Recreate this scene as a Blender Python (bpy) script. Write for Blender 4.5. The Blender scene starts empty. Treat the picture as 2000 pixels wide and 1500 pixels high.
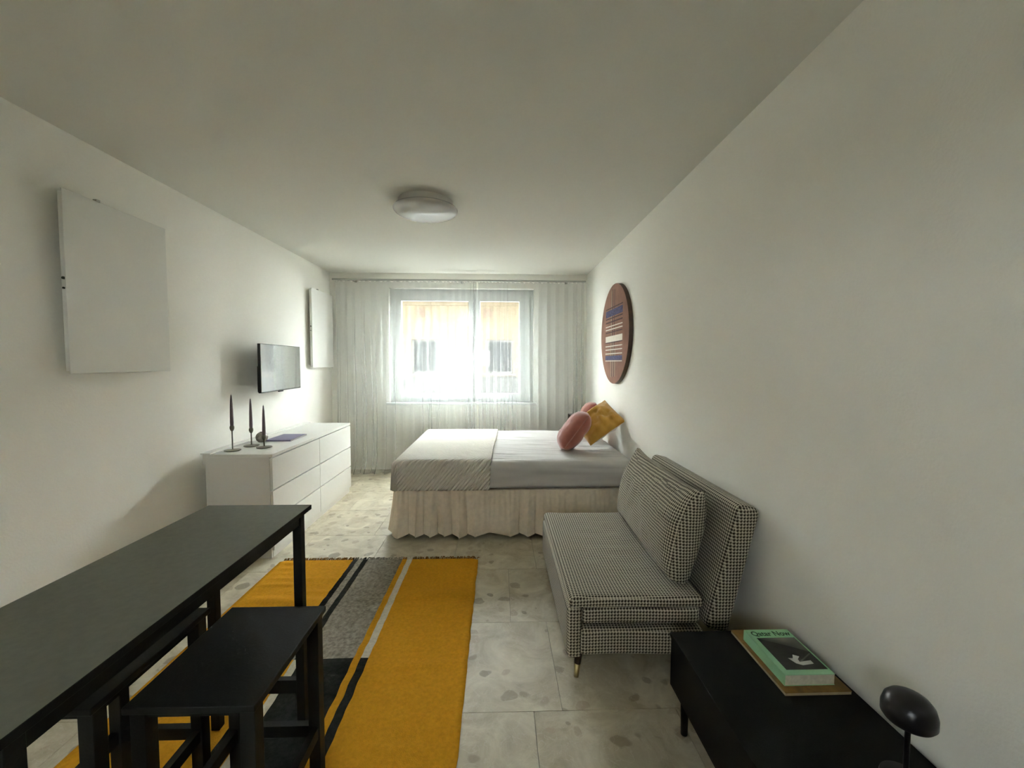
import bpy, bmesh, math, random
from mathutils import Vector, Matrix, noise
random.seed(7)
scene = bpy.context.scene
C = scene.collection
PI = math.pi

# ------------------------------------------------------------------ camera
cam_data = bpy.data.cameras.new('camera')
cam = bpy.data.objects.new('camera', cam_data)
C.objects.link(cam)
cam_data.sensor_fit = 'HORIZONTAL'
cam_data.sensor_width = 36.0
cam_data.lens = 36.0 * 809.89 / 2000.0
cam_data.clip_start = 0.02
cam_data.clip_end = 200
YAW, PITCH, ROLL = 0.0314, 0.0513, -0.0033
fw = Vector((math.sin(YAW) * math.cos(PITCH), math.cos(YAW) * math.cos(PITCH), -math.sin(PITCH)))
rt = Vector((math.cos(YAW), -math.sin(YAW), 0))
dn = fw.cross(rt)
r2 = math.cos(ROLL) * rt + math.sin(ROLL) * dn
d2 = -math.sin(ROLL) * rt + math.cos(ROLL) * dn
rot = Matrix((r2, -d2, -fw)).transposed()
cam.matrix_world = Matrix.Translation((0, 0, 1.4566)) @ rot.to_4x4()
scene.camera = cam

# ------------------------------------------------------------------ sky, sun, exposure
SKY = 50.0
SUN = 1.6
world = bpy.data.worlds.new('world')
scene.world = world
world.use_nodes = True
bg = world.node_tree.nodes['Background']
bg.inputs[0].default_value = (0.93, 0.97, 1.0, 1)
bg.inputs[1].default_value = SKY
sun_d = bpy.data.lights.new('sun', 'SUN')
sun_d.energy = SUN
sun_d.color = (1.0, 0.88, 0.66)
sun_d.angle = 0.02
sun = bpy.data.objects.new('sun', sun_d)
C.objects.link(sun)
sun.rotation_euler = Vector((1.0, 0.45, -0.62)).to_track_quat('-Z', 'Y').to_euler()
scene.view_settings.view_transform = 'Standard'
scene.view_settings.look = 'None'
scene.view_settings.gamma = 1.0
scene.view_settings.use_curve_mapping = False
scene.view_settings.exposure = 0.1
scene.cycles.max_bounces = 8
scene.cycles.diffuse_bounces = 6
scene.cycles.use_adaptive_sampling = True
scene.cycles.adaptive_threshold = 0.1
scene.cycles.glossy_bounces = 3
scene.cycles.transmission_bounces = 4
scene.cycles.transparent_max_bounces = 16
scene.cycles.sample_clamp_indirect = 0.0
scene.cycles.caustics_reflective = False
scene.cycles.caustics_refractive = False

# ------------------------------------------------------------------ materials
MATS = {}
def mat(name, col, rough=0.6, metal=0.0, spec=0.5, noise_scale=None, noise_amt=0.08, bump=0.0, bump_scale=200.0, sheen=0.0, coat=0.0, ior=None):
    m = bpy.data.materials.new(name); m.use_nodes = True
    nt = m.node_tree; b = nt.nodes['Principled BSDF']
    b.inputs['Base Color'].default_value = (*col, 1)
    b.inputs['Roughness'].default_value = rough
    b.inputs['Metallic'].default_value = metal
    b.inputs['Specular IOR Level'].default_value = spec
    if ior: b.inputs['IOR'].default_value = ior
    if sheen: b.inputs['Sheen Weight'].default_value = sheen
    if coat: b.inputs['Coat Weight'].default_value = coat
    tc = nt.nodes.new('ShaderNodeTexCoord')
    if noise_scale:
        n = nt.nodes.new('ShaderNodeTexNoise'); n.inputs['Scale'].default_value = noise_scale; n.inputs['Detail'].default_value = 4
        nt.links.new(tc.outputs['Object'], n.inputs['Vector'])
        r = nt.nodes.new('ShaderNodeValToRGB')
        r.color_ramp.elements[0].position = 0.3; r.color_ramp.elements[1].position = 0.7
        r.color_ramp.elements[0].color = (*[max(0, c * (1 - noise_amt)) for c in col], 1)
        r.color_ramp.elements[1].color = (*[min(1, c * (1 + noise_amt)) for c in col], 1)
        nt.links.new(n.outputs['Fac'], r.inputs['Fac']); nt.links.new(r.outputs['Color'], b.inputs['Base Color'])
    if bump:
        n2 = nt.nodes.new('ShaderNodeTexNoise'); n2.inputs['Scale'].default_value = bump_scale; n2.inputs['Detail'].default_value = 3
        nt.links.new(tc.outputs['Object'], n2.inputs['Vector'])
        bp = nt.nodes.new('ShaderNodeBump'); bp.inputs['Strength'].default_value = bump; bp.inputs['Distance'].default_value = 0.003
        nt.links.new(n2.outputs['Fac'], bp.inputs['Height']); nt.links.new(bp.outputs['Normal'], b.inputs['Normal'])
    MATS[name] = m
    return m

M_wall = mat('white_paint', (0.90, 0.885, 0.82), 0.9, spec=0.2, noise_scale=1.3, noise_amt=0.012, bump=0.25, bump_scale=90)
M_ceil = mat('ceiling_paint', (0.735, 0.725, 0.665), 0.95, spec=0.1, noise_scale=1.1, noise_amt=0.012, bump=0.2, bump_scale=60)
M_white = mat('white_lacquer', (0.75, 0.735, 0.69), 0.35, spec=0.4, noise_scale=3, noise_amt=0.01)
M_panel = mat('white_enamel', (0.80, 0.795, 0.745), 0.5, spec=0.3, noise_scale=3, noise_amt=0.01)
M_pvc = mat('white_window_plastic', (0.66, 0.67, 0.66), 0.35, noise_scale=4, noise_amt=0.01)
M_top = mat('window_lit_black_top', (0.15, 0.155, 0.118), 0.5, spec=0.5, noise_scale=60, noise_amt=0.08, bump=0.1, bump_scale=500)  # window light on the black table top, put into a lighter colour
M_black = mat('black_stained_wood', (0.009, 0.0092, 0.008), 0.5, spec=0.3, noise_scale=9, noise_amt=0.25, bump=0.15, bump_scale=160)
M_blackmat = mat('matt_black_board', (0.0065, 0.0065, 0.0055), 0.6, spec=0.15, noise_scale=20, noise_amt=0.2, bump=0.15, bump_scale=400)
M_blackplastic = mat('black_plastic', (0.012, 0.012, 0.012), 0.35, spec=0.5, noise_scale=20, noise_amt=0.1)
M_lampblack = mat('black_lamp_metal', (0.012, 0.010, 0.012), 0.32, spec=0.5, noise_scale=20, noise_amt=0.1)
M_sheet = mat('white_bed_sheet', (0.565, 0.545, 0.52), 0.9, spec=0.1, noise_scale=5, noise_amt=0.02, sheen=0.15)
M_skirt = mat('beige_linen', (0.76, 0.66, 0.53), 0.95, spec=0.1, noise_scale=30, noise_amt=0.06, bump=0.3, bump_scale=300)
M_pink = mat('dusty_pink_velvet', (0.36, 0.125, 0.095), 0.85, spec=0.15, noise_scale=9, noise_amt=0.1, sheen=0.5)
M_red = mat('terracotta_velvet', (0.33, 0.10, 0.07), 0.85, spec=0.15, noise_scale=9, noise_amt=0.1, sheen=0.4)
M_yellow = mat('mustard_velvet', (0.56, 0.31, 0.055), 0.8, spec=0.15, noise_scale=9, noise_amt=0.1, sheen=0.4)
M_backing = mat('white_cushion_backing', (0.75, 0.72, 0.68), 0.9, spec=0.1, noise_scale=9, noise_amt=0.03)
M_candle = mat('mauve_wax', (0.20, 0.155, 0.165), 0.5, spec=0.4, noise_scale=9, noise_amt=0.04)
M_holder = mat('grey_brass', (0.20, 0.185, 0.14), 0.4, metal=0.6, noise_scale=20, noise_amt=0.1)
M_lavender = mat('lavender_paper_cover', (0.20, 0.18, 0.30), 0.6, noise_scale=9, noise_amt=0.04)
M_paper = mat('cream_paper_edge', (0.62, 0.60, 0.47), 0.9, noise_scale=60, noise_amt=0.1)
M_green = mat('pale_green_cover', (0.33, 0.62, 0.36), 0.45, noise_scale=9, noise_amt=0.03)
M_darkgreen = mat('dark_green_ink', (0.015, 0.06, 0.02), 0.5, noise_scale=9, noise_amt=0.03)
M_photo = mat('dark_cover_photo', (0.018, 0.019, 0.016), 0.35, noise_scale=25, noise_amt=0.6)
M_photogrey = mat('grey_cover_photo', (0.10, 0.105, 0.09), 0.35, noise_scale=14, noise_amt=0.3)
M_photowhite = mat('white_cover_photo', (0.6, 0.6, 0.56), 0.4, noise_scale=14, noise_amt=0.05)
M_brown = mat('brown_leather_board', (0.21, 0.115, 0.025), 0.55, noise_scale=35, noise_amt=0.25)
M_tan = mat('pale_board_edge', (0.40, 0.32, 0.20), 0.6, noise_scale=35, noise_amt=0.1)
M_brass = mat('brass', (0.62, 0.50, 0.26), 0.35, metal=0.9, noise_scale=20, noise_amt=0.05)
M_walnut = mat('dark_walnut', (0.045, 0.022, 0.012), 0.45, noise_scale=12, noise_amt=0.3)
M_grout = mat('grey_mortar', (0.27, 0.25, 0.20), 0.95, noise_scale=20, noise_amt=0.1)
M_ownhouse = mat('grey_render', (0.30, 0.29, 0.27), 0.95, spec=0.05, noise_scale=1, noise_amt=0.1)
M_farframe = mat('far_window_paint', (0.26, 0.26, 0.255), 0.9, spec=0.0, noise_scale=2, noise_amt=0.05)
M_street = mat('grey_asphalt', (0.14, 0.14, 0.14), 0.95, noise_scale=1, noise_amt=0.1)
M_screw = mat('dark_steel', (0.05, 0.05, 0.045), 0.4, metal=0.7, noise_scale=20, noise_amt=0.1)
M_clip = mat('grey_plastic', (0.45, 0.45, 0.42), 0.5, noise_scale=20, noise_amt=0.05)
M_rail = mat('grey_rail_metal', (0.40, 0.40, 0.36), 0.5, noise_scale=20, noise_amt=0.05)
M_rusty = mat('mustard_wool', (0.62, 0.285, 0.018), 0.95, spec=0.05, noise_scale=70, noise_amt=0.10, bump=0.6, bump_scale=350)
M_wgrey = mat('grey_wool', (0.31, 0.28, 0.225), 0.95, spec=0.05, noise_scale=60, noise_amt=0.35, bump=0.6, bump_scale=350)
M_wblack = mat('black_wool', (0.028, 0.029, 0.026), 0.95, spec=0.05, noise_scale=60, noise_amt=0.35, bump=0.6, bump_scale=350)
M_wwhite = mat('cream_wool', (0.66, 0.60, 0.47), 0.95, spec=0.05, noise_scale=60, noise_amt=0.12, bump=0.6, bump_scale=350)
M_fringe = mat('brown_wool_fringe', (0.25, 0.125, 0.035), 0.95, spec=0.05, noise_scale=20, noise_amt=0.4)
M_terra = mat('terracotta_plaster', (0.31, 0.17, 0.125), 0.85, spec=0.15, noise_scale=5, noise_amt=0.22, bump=0.2, bump_scale=60)
M_indigo = mat('indigo_print', (0.075, 0.07, 0.16), 0.8, noise_scale=45, noise_amt=0.6)
M_artdark = mat('umber_print_and_shadow', (0.09, 0.04, 0.035), 0.8, noise_scale=30, noise_amt=0.3)
M_artwhite = mat('cream_print', (0.78, 0.72, 0.62), 0.8, noise_scale=30, noise_amt=0.06)
M_artedge = mat('dark_wood_edge', (0.05, 0.025, 0.014), 0.6, noise_scale=20, noise_amt=0.3)
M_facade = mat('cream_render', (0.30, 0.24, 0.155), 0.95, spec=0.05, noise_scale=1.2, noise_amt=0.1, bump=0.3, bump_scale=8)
M_facadeshade = mat('shaded_render', (0.13, 0.13, 0.127), 0.95, spec=0.05, noise_scale=1.2, noise_amt=0.1, bump=0.3, bump_scale=8)  # shade on the lower facade, put into the colour as grey
M_shutter = mat('grey_window_shade', (0.07, 0.072, 0.075), 0.9, spec=0.0, noise_scale=2, noise_amt=0.06)
M_vent = mat('brown_vent', (0.25, 0.17, 0.12), 0.9, noise_scale=2, noise_amt=0.1)
M_roof = mat('grey_roof', (0.2, 0.19, 0.18), 0.9, noise_scale=2, noise_amt=0.1)
M_opal = mat('white_opal_glass', (0.56, 0.555, 0.54), 0.12, spec=0.5, noise_scale=3, noise_amt=0.01, coat=0.6)

def nodes(m):
    nt = m.node_tree
    return nt, nt.nodes, nt.links

# TV screen: dark glass that mirrors the room
M_screen = mat('tv_glass', (0.012, 0.013, 0.014), 0.08, spec=1.0, coat=1.0, noise_scale=2, noise_amt=0.05, ior=3.6)

# clear pane
M_glass = bpy.data.materials.new('window_glass'); M_glass.use_nodes = True
nt, N, L = nodes(M_glass); N.remove(N['Principled BSDF'])
gt = N.new('ShaderNodeBsdfTransparent'); gt.inputs[0].default_value = (0.93, 0.95, 0.94, 1)
gg = N.new('ShaderNodeBsdfGlossy'); gg.inputs['Roughness'].default_value = 0.02
gm = N.new('ShaderNodeMixShader'); gm.inputs[0].default_value = 0.04
L.new(gt.outputs[0], gm.inputs[1]); L.new(gg.outputs[0], gm.inputs[2]); L.new(gm.outputs[0], N['Material Output'].inputs[0])

# sheer curtain
M_sheer = bpy.data.materials.new('white_sheer'); M_sheer.use_nodes = True
nt, N, L = nodes(M_sheer); N.remove(N['Principled BSDF'])
t1 = N.new('ShaderNodeBsdfTransparent'); t1.inputs[0].default_value = (1, 1, 1, 1)
tl = N.new('ShaderNodeBsdfTranslucent'); tl.inputs[0].default_value = (0.42, 0.46, 0.48, 1)
df = N.new('ShaderNodeBsdfDiffuse'); df.inputs[0].default_value = (0.56, 0.57, 0.55, 1)
m1 = N.new('ShaderNodeMixShader'); m1.inputs[0].default_value = 0.93
L.new(tl.outputs[0], m1.inputs[1]); L.new(df.outputs[0], m1.inputs[2])
m2 = N.new('ShaderNodeMixShader'); m2.inputs[0].default_value = 0.35
L.new(t1.outputs[0], m2.inputs[1]); L.new(m1.outputs[0], m2.inputs[2]); L.new(m2.outputs[0], N['Material Output'].inputs[0])

# floor stone slabs
def stone():
    m = bpy.data.materials.new('conglomerate_stone'); m.use_nodes = True
    nt, N, L = nodes(m); b = N['Principled BSDF']
    geo = N.new('ShaderNodeNewGeometry'); oi = N.new('ShaderNodeObjectInfo')
    mul = N.new('ShaderNodeVectorMath'); mul.operation = 'SCALE'; mul.inputs[3].default_value = 7.3
    comb = N.new('ShaderNodeCombineXYZ')
    L.new(oi.outputs['Random'], comb.inputs[0]); L.new(oi.outputs['Random'], comb.inputs[1]); L.new(comb.outputs[0], mul.inputs[0])
    add = N.new('ShaderNodeVectorMath'); L.new(geo.outputs['Position'], add.inputs[0]); L.new(mul.outputs[0], add.inputs[1])
    n1 = N.new('ShaderNodeTexNoise'); n1.inputs['Scale'].default_value = 5; n1.inputs['Detail'].default_value = 6; n1.inputs['Roughness'].default_value = 0.65
    n1.inputs['Distortion'].default_value = 0.8
    L.new(add.outputs[0], n1.inputs['Vector'])
    r1 = N.new('ShaderNodeValToRGB'); e = r1.color_ramp.elements
    e[0].position = 0.30; e[0].color = (0.38, 0.325, 0.22, 1)
    e[1].position = 0.72; e[1].color = (0.68, 0.62, 0.475, 1)
    L.new(n1.outputs['Fac'], r1.inputs['Fac'])
    # broken pebbles set in the stone
    warp = N.new('ShaderNodeMixRGB'); warp.blend_type = 'ADD'; warp.inputs[0].default_value = 0.09
    n0 = N.new('ShaderNodeTexNoise'); n0.inputs['Scale'].default_value = 9
    L.new(add.outputs[0], n0.inputs['Vector']); L.new(add.outputs[0], warp.inputs[1]); L.new(n0.outputs['Color'], warp.inputs[2])
    v = N.new('ShaderNodeTexVoronoi'); v.inputs['Scale'].default_value = 12
    L.new(warp.outputs[0], v.inputs['Vector'])
    sep = N.new('ShaderNodeSeparateColor'); L.new(v.outputs['Color'], sep.inputs[0])
    size = N.new('ShaderNodeMapRange'); size.inputs[1].default_value = 0.30; size.inputs[2].default_value = 1.0; size.inputs[3].default_value = 0.0; size.inputs[4].default_value = 0.5
    L.new(sep.outputs[0], size.inputs[0])
    lt = N.new('ShaderNodeMath'); lt.operation = 'SUBTRACT'; L.new(size.outputs[0], lt.inputs[0]); L.new(v.outputs['Distance'], lt.inputs[1])
    st = N.new('ShaderNodeMapRange'); st.inputs[1].default_value = 0.0; st.inputs[2].default_value = 0.08; L.new(lt.outputs[0], st.inputs[0])
    peb = N.new('ShaderNodeValToRGB'); e = peb.color_ramp.elements
    e[0].position = 0.0; e[0].color = (0.22, 0.18, 0.12, 1); e[1].position = 1.0; e[1].color = (0.45, 0.365, 0.26, 1)
    L.new(sep.outputs[1], peb.inputs['Fac'])
    fa = N.new('ShaderNodeMath'); fa.operation = 'MULTIPLY'; fa.inputs[1].default_value = 0.72; L.new(st.outputs[0], fa.inputs[0])
    mx = N.new('ShaderNodeMixRGB'); L.new(fa.outputs[0], mx.inputs[0]); L.new(r1.outputs[0], mx.inputs[1]); L.new(peb.outputs[0], mx.inputs[2])
    # pale veins
    n3 = N.new('ShaderNodeTexNoise'); n3.inputs['Scale'].default_value = 12; n3.inputs['Detail'].default_value = 3; n3.inputs['Distortion'].default_value = 1.5
    L.new(add.outputs[0], n3.inputs['Vector'])
    ve = N.new('ShaderNodeValToRGB'); e = ve.color_ramp.elements
    e[0].position = 0.485; e[0].color = (0, 0, 0, 1); e[1].position = 0.515; e[1].color = (0, 0, 0, 1)
    k = ve.color_ramp.elements.new(0.5); k.color = (1, 1, 1, 1)
    L.new(n3.outputs['Fac'], ve.inputs['Fac'])
    vf = N.new('ShaderNodeMath'); vf.operation = 'MULTIPLY'; vf.inputs[1].default_value = 0.35; L.new(ve.outputs[0], vf.inputs[0])
    mx2 = N.new('ShaderNodeMixRGB'); L.new(vf.outputs[0], mx2.inputs[0]); L.new(mx.outputs[0], mx2.inputs[1]); mx2.inputs[2].default_value = (0.66, 0.62, 0.52, 1)
    L.new(mx2.outputs[0], b.inputs['Base Color'])
    b.inputs['Roughness'].default_value = 0.45; b.inputs['Specular IOR Level'].default_value = 0.35
    return m
M_stone = stone()

# houndstooth weave, on UVs laid out in metres
def houndstooth(p=0.0145):
    m = bpy.data.materials.new('houndstooth_weave'); m.use_nodes = True
    nt, N, L = nodes(m); b = N['Principled BSDF']
    uv = N.new('ShaderNodeUVMap'); sx = N.new('ShaderNodeSeparateXYZ'); L.new(uv.outputs[0], sx.inputs[0])
    def mth(op, a, c):
        n = N.new('ShaderNodeMath'); n.operation = op
        for i, q in enumerate((a, c)):
            if q is None: continue
            if isinstance(q, (int, float)): n.inputs[i].default_value = q
            else: L.new(q, n.inputs[i])
        return n.outputs[0]
    u = mth('DIVIDE', sx.outputs[0], p); w = mth('DIVIDE', sx.outputs[1], p)
    fu = mth('FRACT', u, None); fv = mth('FRACT', w, None)
    a = mth('LESS_THAN', fu, 0.56); c = mth('LESS_THAN', fv, 0.56)
    both = mth('MULTIPLY', a, c); anyy = mth('MAXIMUM', a, c)
    dg = mth('LESS_THAN', mth('FRACT', mth('MULTIPLY', mth('ADD', u, w), 2.0), None), 0.42)
    one = mth('MULTIPLY', mth('SUBTRACT', anyy, both), dg)
    fac = mth('MINIMUM', mth('ADD', both, one), 1.0)
    mx = N.new('ShaderNodeMixRGB'); L.new(fac, mx.inputs[0])
    mx.inputs[1].default_value = (0.60, 0.545, 0.43, 1); mx.inputs[2].default_value = (0.028, 0.020, 0.014, 1)
    L.new(mx.outputs[0], b.inputs['Base Color'])
    b.inputs['Roughness'].default_value = 0.95; b.inputs['Specular IOR Level'].default_value = 0.1
    b.inputs['Sheen Weight'].default_value = 0.1
    return m
M_hound = houndstooth()

# quilted coverlet: diagonal stitched ribs
M_quilt = mat('quilted_cotton', (0.70, 0.665, 0.585), 0.95, spec=0.05, noise_scale=6, noise_amt=0.03)
nt, N, L = nodes(M_quilt)
uv = N.new('ShaderNodeUVMap'); mp = N.new('ShaderNodeMapping'); mp.inputs['Rotation'].default_value = (0, 0, math.radians(40))
wv = N.new('ShaderNodeTexWave'); wv.inputs['Scale'].default_value = 13; wv.inputs['Distortion'].default_value = 1.2; wv.inputs['Detail'].default_value = 2
bp = N.new('ShaderNodeBump'); bp.inputs['Strength'].default_value = 0.9; bp.inputs['Distance'].default_value = 0.010
L.new(uv.outputs[0], mp.inputs[0]); L.new(mp.outputs[0], wv.inputs[0]); L.new(wv.outputs['Fac'], bp.inputs['Height'])
L.new(bp.outputs[0], N['Principled BSDF'].inputs['Normal'])

# ball vase glaze: grey brown mottled bands
M_vase = mat('mottled_glaze', (0.30, 0.27, 0.23), 0.2, spec=0.6, noise_scale=22, noise_amt=0.7)

# ------------------------------------------------------------------ helpers
def org(o):
    v = Vector((0, 0, 0))
    while o is not None:
        v += o.location; o = o.parent
    return v
def tag(o, label=None, cat=None, group=None, kind=None):
    if label: o['label'] = label
    if cat: o['category'] = cat
    if group: o['group'] = group
    if kind: o['kind'] = kind
    return o
def thing(name, label, cat, loc, group=None):
    o = bpy.data.objects.new(name, None); C.objects.link(o); o.location = loc
    o.empty_display_size = 0.05
    return tag(o, label, cat, group)
def put(name, verts, faces, material, parent=None, smooth=False, bevel=0.0, seg=2, loc=None, midx=None, sub=0):
    """verts in world coordinates"""
    base = org(parent)
    own = Vector(loc) - base if loc is not None else Vector((0, 0, 0))
    if parent is None and loc is None:
        own = Vector((0, 0, 0))
    off = base + own
    me = bpy.data.meshes.new(name)
    me.from_pydata([tuple(Vector(v) - off) for v in verts], [], faces)
    ms = material if isinstance(material, (list, tuple)) else [material]
    for q in ms: me.materials.append(q)
    if midx:
        for p, i in zip(me.polygons, midx): p.material_index = i
    if smooth:
        for p in me.polygons: p.use_smooth = True
    me.update()
    o = bpy.data.objects.new(name, me); C.objects.link(o)
    o.parent = parent; o.location = own
    if bevel:
        b = o.modifiers.new('bevel', 'BEVEL'); b.width = bevel; b.segments = seg; b.limit_method = 'ANGLE'; b.angle_limit = 0.7
        if seg > 1:
            for p in me.polygons: p.use_smooth = True
            w = o.modifiers.new('wn', 'WEIGHTED_NORMAL')
    if sub:
        s = o.modifiers.new('sub', 'SUBSURF'); s.levels = sub; s.render_levels = sub
    return o
def bxg(x0, x1, y0, y1, z0, z1):
    v = [(x0, y0, z0), (x1, y0, z0), (x1, y1, z0), (x0, y1, z0), (x0, y0, z1), (x1, y0, z1), (x1, y1, z1), (x0, y1, z1)]
    f = [(0, 3, 2, 1), (4, 5, 6, 7), (0, 1, 5, 4), (1, 2, 6, 5), (2, 3, 7, 6), (3, 0, 4, 7)]
    return v, f
def box(name, x0, x1, y0, y1, z0, z1, material, parent=None, bevel=0.0, seg=2, loc=None):
    v, f = bxg(x0, x1, y0, y1, z0, z1)
    if parent is None and loc is None: loc = ((x0 + x1) / 2, (y0 + y1) / 2, z0)
    return put(name, v, f, material, parent, bevel=bevel, seg=seg, loc=loc)
def boxes(name, lst, material, parent=None, bevel=0.0, loc=None):
    V, F = [], []
    for q in lst:
        v, f = bxg(*q); n = len(V); V += v; F += [tuple(i + n for i in g) for g in f]
    return put(name, V, F, material, parent, bevel=bevel, loc=loc)
def lathe(name, prof, cx, cy, material, parent=None, n=32, loc=None, smooth=True):
    """prof: list of (r, z) world z"""
    V, F = [], []
    for r, z in prof:
        for k in range(n):
            a = 2 * PI * k / n
            V.append((cx + r * math.cos(a), cy + r * math.sin(a), z))
    for i in range(len(prof) - 1):
        for k in range(n):
            k2 = (k + 1) % n
            F.append((i * n + k, i * n + k2, (i + 1) * n + k2, (i + 1) * n + k))
    F.append(tuple(range(n - 1, -1, -1)))
    F.append(tuple((len(prof) - 1) * n + k for k in range(n)))
    if parent is None and loc is None: loc = (cx, cy, prof[0][1])
    o = put(name, V, F, material, parent, smooth=smooth, loc=loc)
    if smooth:
        e = o.modifiers.new('edge', 'EDGE_SPLIT'); e.split_angle = 0.7
    return o
def tube(name, p0, p1, r0, r1, material, parent=None, n=14, loc=None):
    p0, p1 = Vector(p0), Vector(p1); d = (p1 - p0).normalized()
    a = d.orthogonal().normalized(); b = d.cross(a)
    V, F = [], []
    for p, r in ((p0, r0), (p1, r1)):
        for k in range(n):
            t = 2 * PI * k / n; V.append(p + a * r * math.cos(t) + b * r * math.sin(t))
    for k in range(n): F.append((k, (k + 1) % n, n + (k + 1) % n, n + k))
    F.append(tuple(range(n - 1, -1, -1))); F.append(tuple(range(n, 2 * n)))
    o = put(name, V, F, material, parent, loc=loc)
    for p in o.data.polygons[:n]: p.use_smooth = True
    return o
def grid_faces(nu, nv):
    return [(i * nv + j, (i + 1) * nv + j, (i + 1) * nv + j + 1, i * nv + j + 1) for i in range(nu - 1) for j in range(nv - 1)]
def box_uv(o, scale=1.0, rot=0.0):
    me = o.data; uvl = me.uv_layers.new(name='UVMap')
    me.calc_loop_triangles()
    cr, sr = math.cos(rot), math.sin(rot)
    for p in me.polygons:
        n = p.normal; ax = max(range(3), key=lambda i: abs(n[i]))
        for li in p.loop_indices:
            c = me.vertices[me.loops[li].vertex_index].co
            a, b = ((c.y, c.z), (c.x, c.z), (c.x, c.y))[ax]
            uvl.data[li].uv = ((a * cr - b * sr) * scale, (a * sr + b * cr) * scale)
def soft_block(name, fn, nx, ny, nz, material, parent, loc=None):
    """subdivided unit cube [0,1]^3 surface mapped through fn(u,v,w) -> world point; UVs in metres"""
    idx, V, F, UV = {}, [], [], []
    def vid(i, j, k):
        q = (i, j, k)
        if q not in idx:
            idx[q] = len(V); V.append(fn(i / nx, j / ny, k / nz))
        return idx[q]
    for i in range(nx):
        for j in range(ny):
            F.append((vid(i, j, 0), vid(i, j + 1, 0), vid(i + 1, j + 1, 0), vid(i + 1, j, 0)))
            F.append((vid(i, j, nz), vid(i + 1, j, nz), vid(i + 1, j + 1, nz), vid(i, j + 1, nz)))
    for i in range(nx):
        for k in range(nz):
            F.append((vid(i, 0, k), vid(i + 1, 0, k), vid(i + 1, 0, k + 1), vid(i, 0, k + 1)))
            F.append((vid(i, ny, k), vid(i, ny, k + 1), vid(i + 1, ny, k + 1), vid(i + 1, ny, k)))
    for j in range(ny):
        for k in range(nz):
            F.append((vid(0, j, k), vid(0, j, k + 1), vid(0, j + 1, k + 1), vid(0, j + 1, k)))
            F.append((vid(nx, j, k), vid(nx, j + 1, k), vid(nx, j + 1, k + 1), vid(nx, j, k + 1)))
    o = put(name, V, F, material, parent, smooth=True, loc=loc)
    box_uv(o)
    return o
def rbox_fn(x0, x1, y0, y1, z0, z1, r, extra=None):
    """rounded box: clamp to the inner box then push out by r"""
    cx, cy, cz = (x0 + x1) / 2, (y0 + y1) / 2, (z0 + z1) / 2
    def ease(t, L):
        # spread samples so that the edges get more of them
        return t
    def fn(u, v, w):
        p = Vector((x0 + (x1 - x0) * u, y0 + (y1 - y0) * v, z0 + (z1 - z0) * w))
        q = Vector((min(max(p.x, x0 + r), x1 - r), min(max(p.y, y0 + r), y1 - r), min(max(p.z, z0 + r), z1 - r)))
        d = p - q
        if d.length > 1e-9: p = q + d.normalized() * r
        if extra: p = Vector(extra(p, u, v, w))
        return p
    return fn

# ------------------------------------------------------------------ room shell
XL, XR, YB, HC, YF = -2.246, 1.190, 5.638, 2.644, -0.9
T = 0.25
def struct(o): o['kind'] = 'structure'; return o
floor = struct(box('floor', XL - 0.2, XR + 0.2, YF - 0.2, YB + 0.2, -0.20, -0.006, M_grout))
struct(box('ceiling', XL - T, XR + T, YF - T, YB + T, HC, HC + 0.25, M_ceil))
struct(box('wall_left', XL - T, XL, YF, YB, -0.2, HC, M_wall))
struct(box('wall_right', XR, XR + T, YF, YB, -0.2, HC, M_wall))
RWX0, RWX1, RWZ0, RWZ1 = -0.72, -0.18, 1.28, 1.90  # hole for the added fill window
struct(boxes('wall_front', [(XL - T, RWX0, YF - T, YF, -0.2, HC), (RWX1, XR + T, YF - T, YF, -0.2, HC),
                            (RWX0, RWX1, YF - T, YF, -0.2, RWZ0), (RWX0, RWX1, YF - T, YF, RWZ1, HC)], M_wall, loc=(0, YF, 0)))
WX0, WX1, WZ0, WZ1 = -1.474, 0.470, 0.915, 2.450
struct(boxes('wall_back', [(XL - T, WX0, YB, YB + T, -0.2, HC), (WX1, XR + T, YB, YB + T, -0.2, HC),
                           (WX0, WX1, YB, YB + T, -0.2, WZ0), (WX0, WX1, YB, YB + T, WZ1, HC)], M_wall, loc=(0, YB, 0)))
# stone slabs, each one a piece of the floor
tile_me = {}
TP = 0.6
row = 0
y = 0.459 - 4 * TP
while y < YB:
    y0, y1 = max(y, YF), min(y + TP, YB)
    xo = 0.268 + (0.0, -0.12, 0.05, -0.2)[row % 4] * (0 if abs(y - 1.659) < 0.01 else 1)
    x = xo - 5 * TP
    while x < XR:
        x0, x1 = max(x, XL), min(x + TP, XR)
        if x1 - x0 > 0.02 and y1 - y0 > 0.02:
            g = 0.0012
            key = (round(x1 - x0, 4), round(y1 - y0, 4))
            if key not in tile_me:
                w, d = key
                v, f = bxg(g, w - g, g, d - g, -0.02, 0.0)
                me = bpy.data.meshes.new('floor_tile'); me.from_pydata(v, [], f); me.materials.append(M_stone); tile_me[key] = me
            t = bpy.data.objects.new('floor_tile', tile_me[key]); C.objects.link(t)
            t.parent = floor; t.location = Vector((x0, y0, 0)) - floor.location
        x += TP
    y += TP; row += 1

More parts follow.
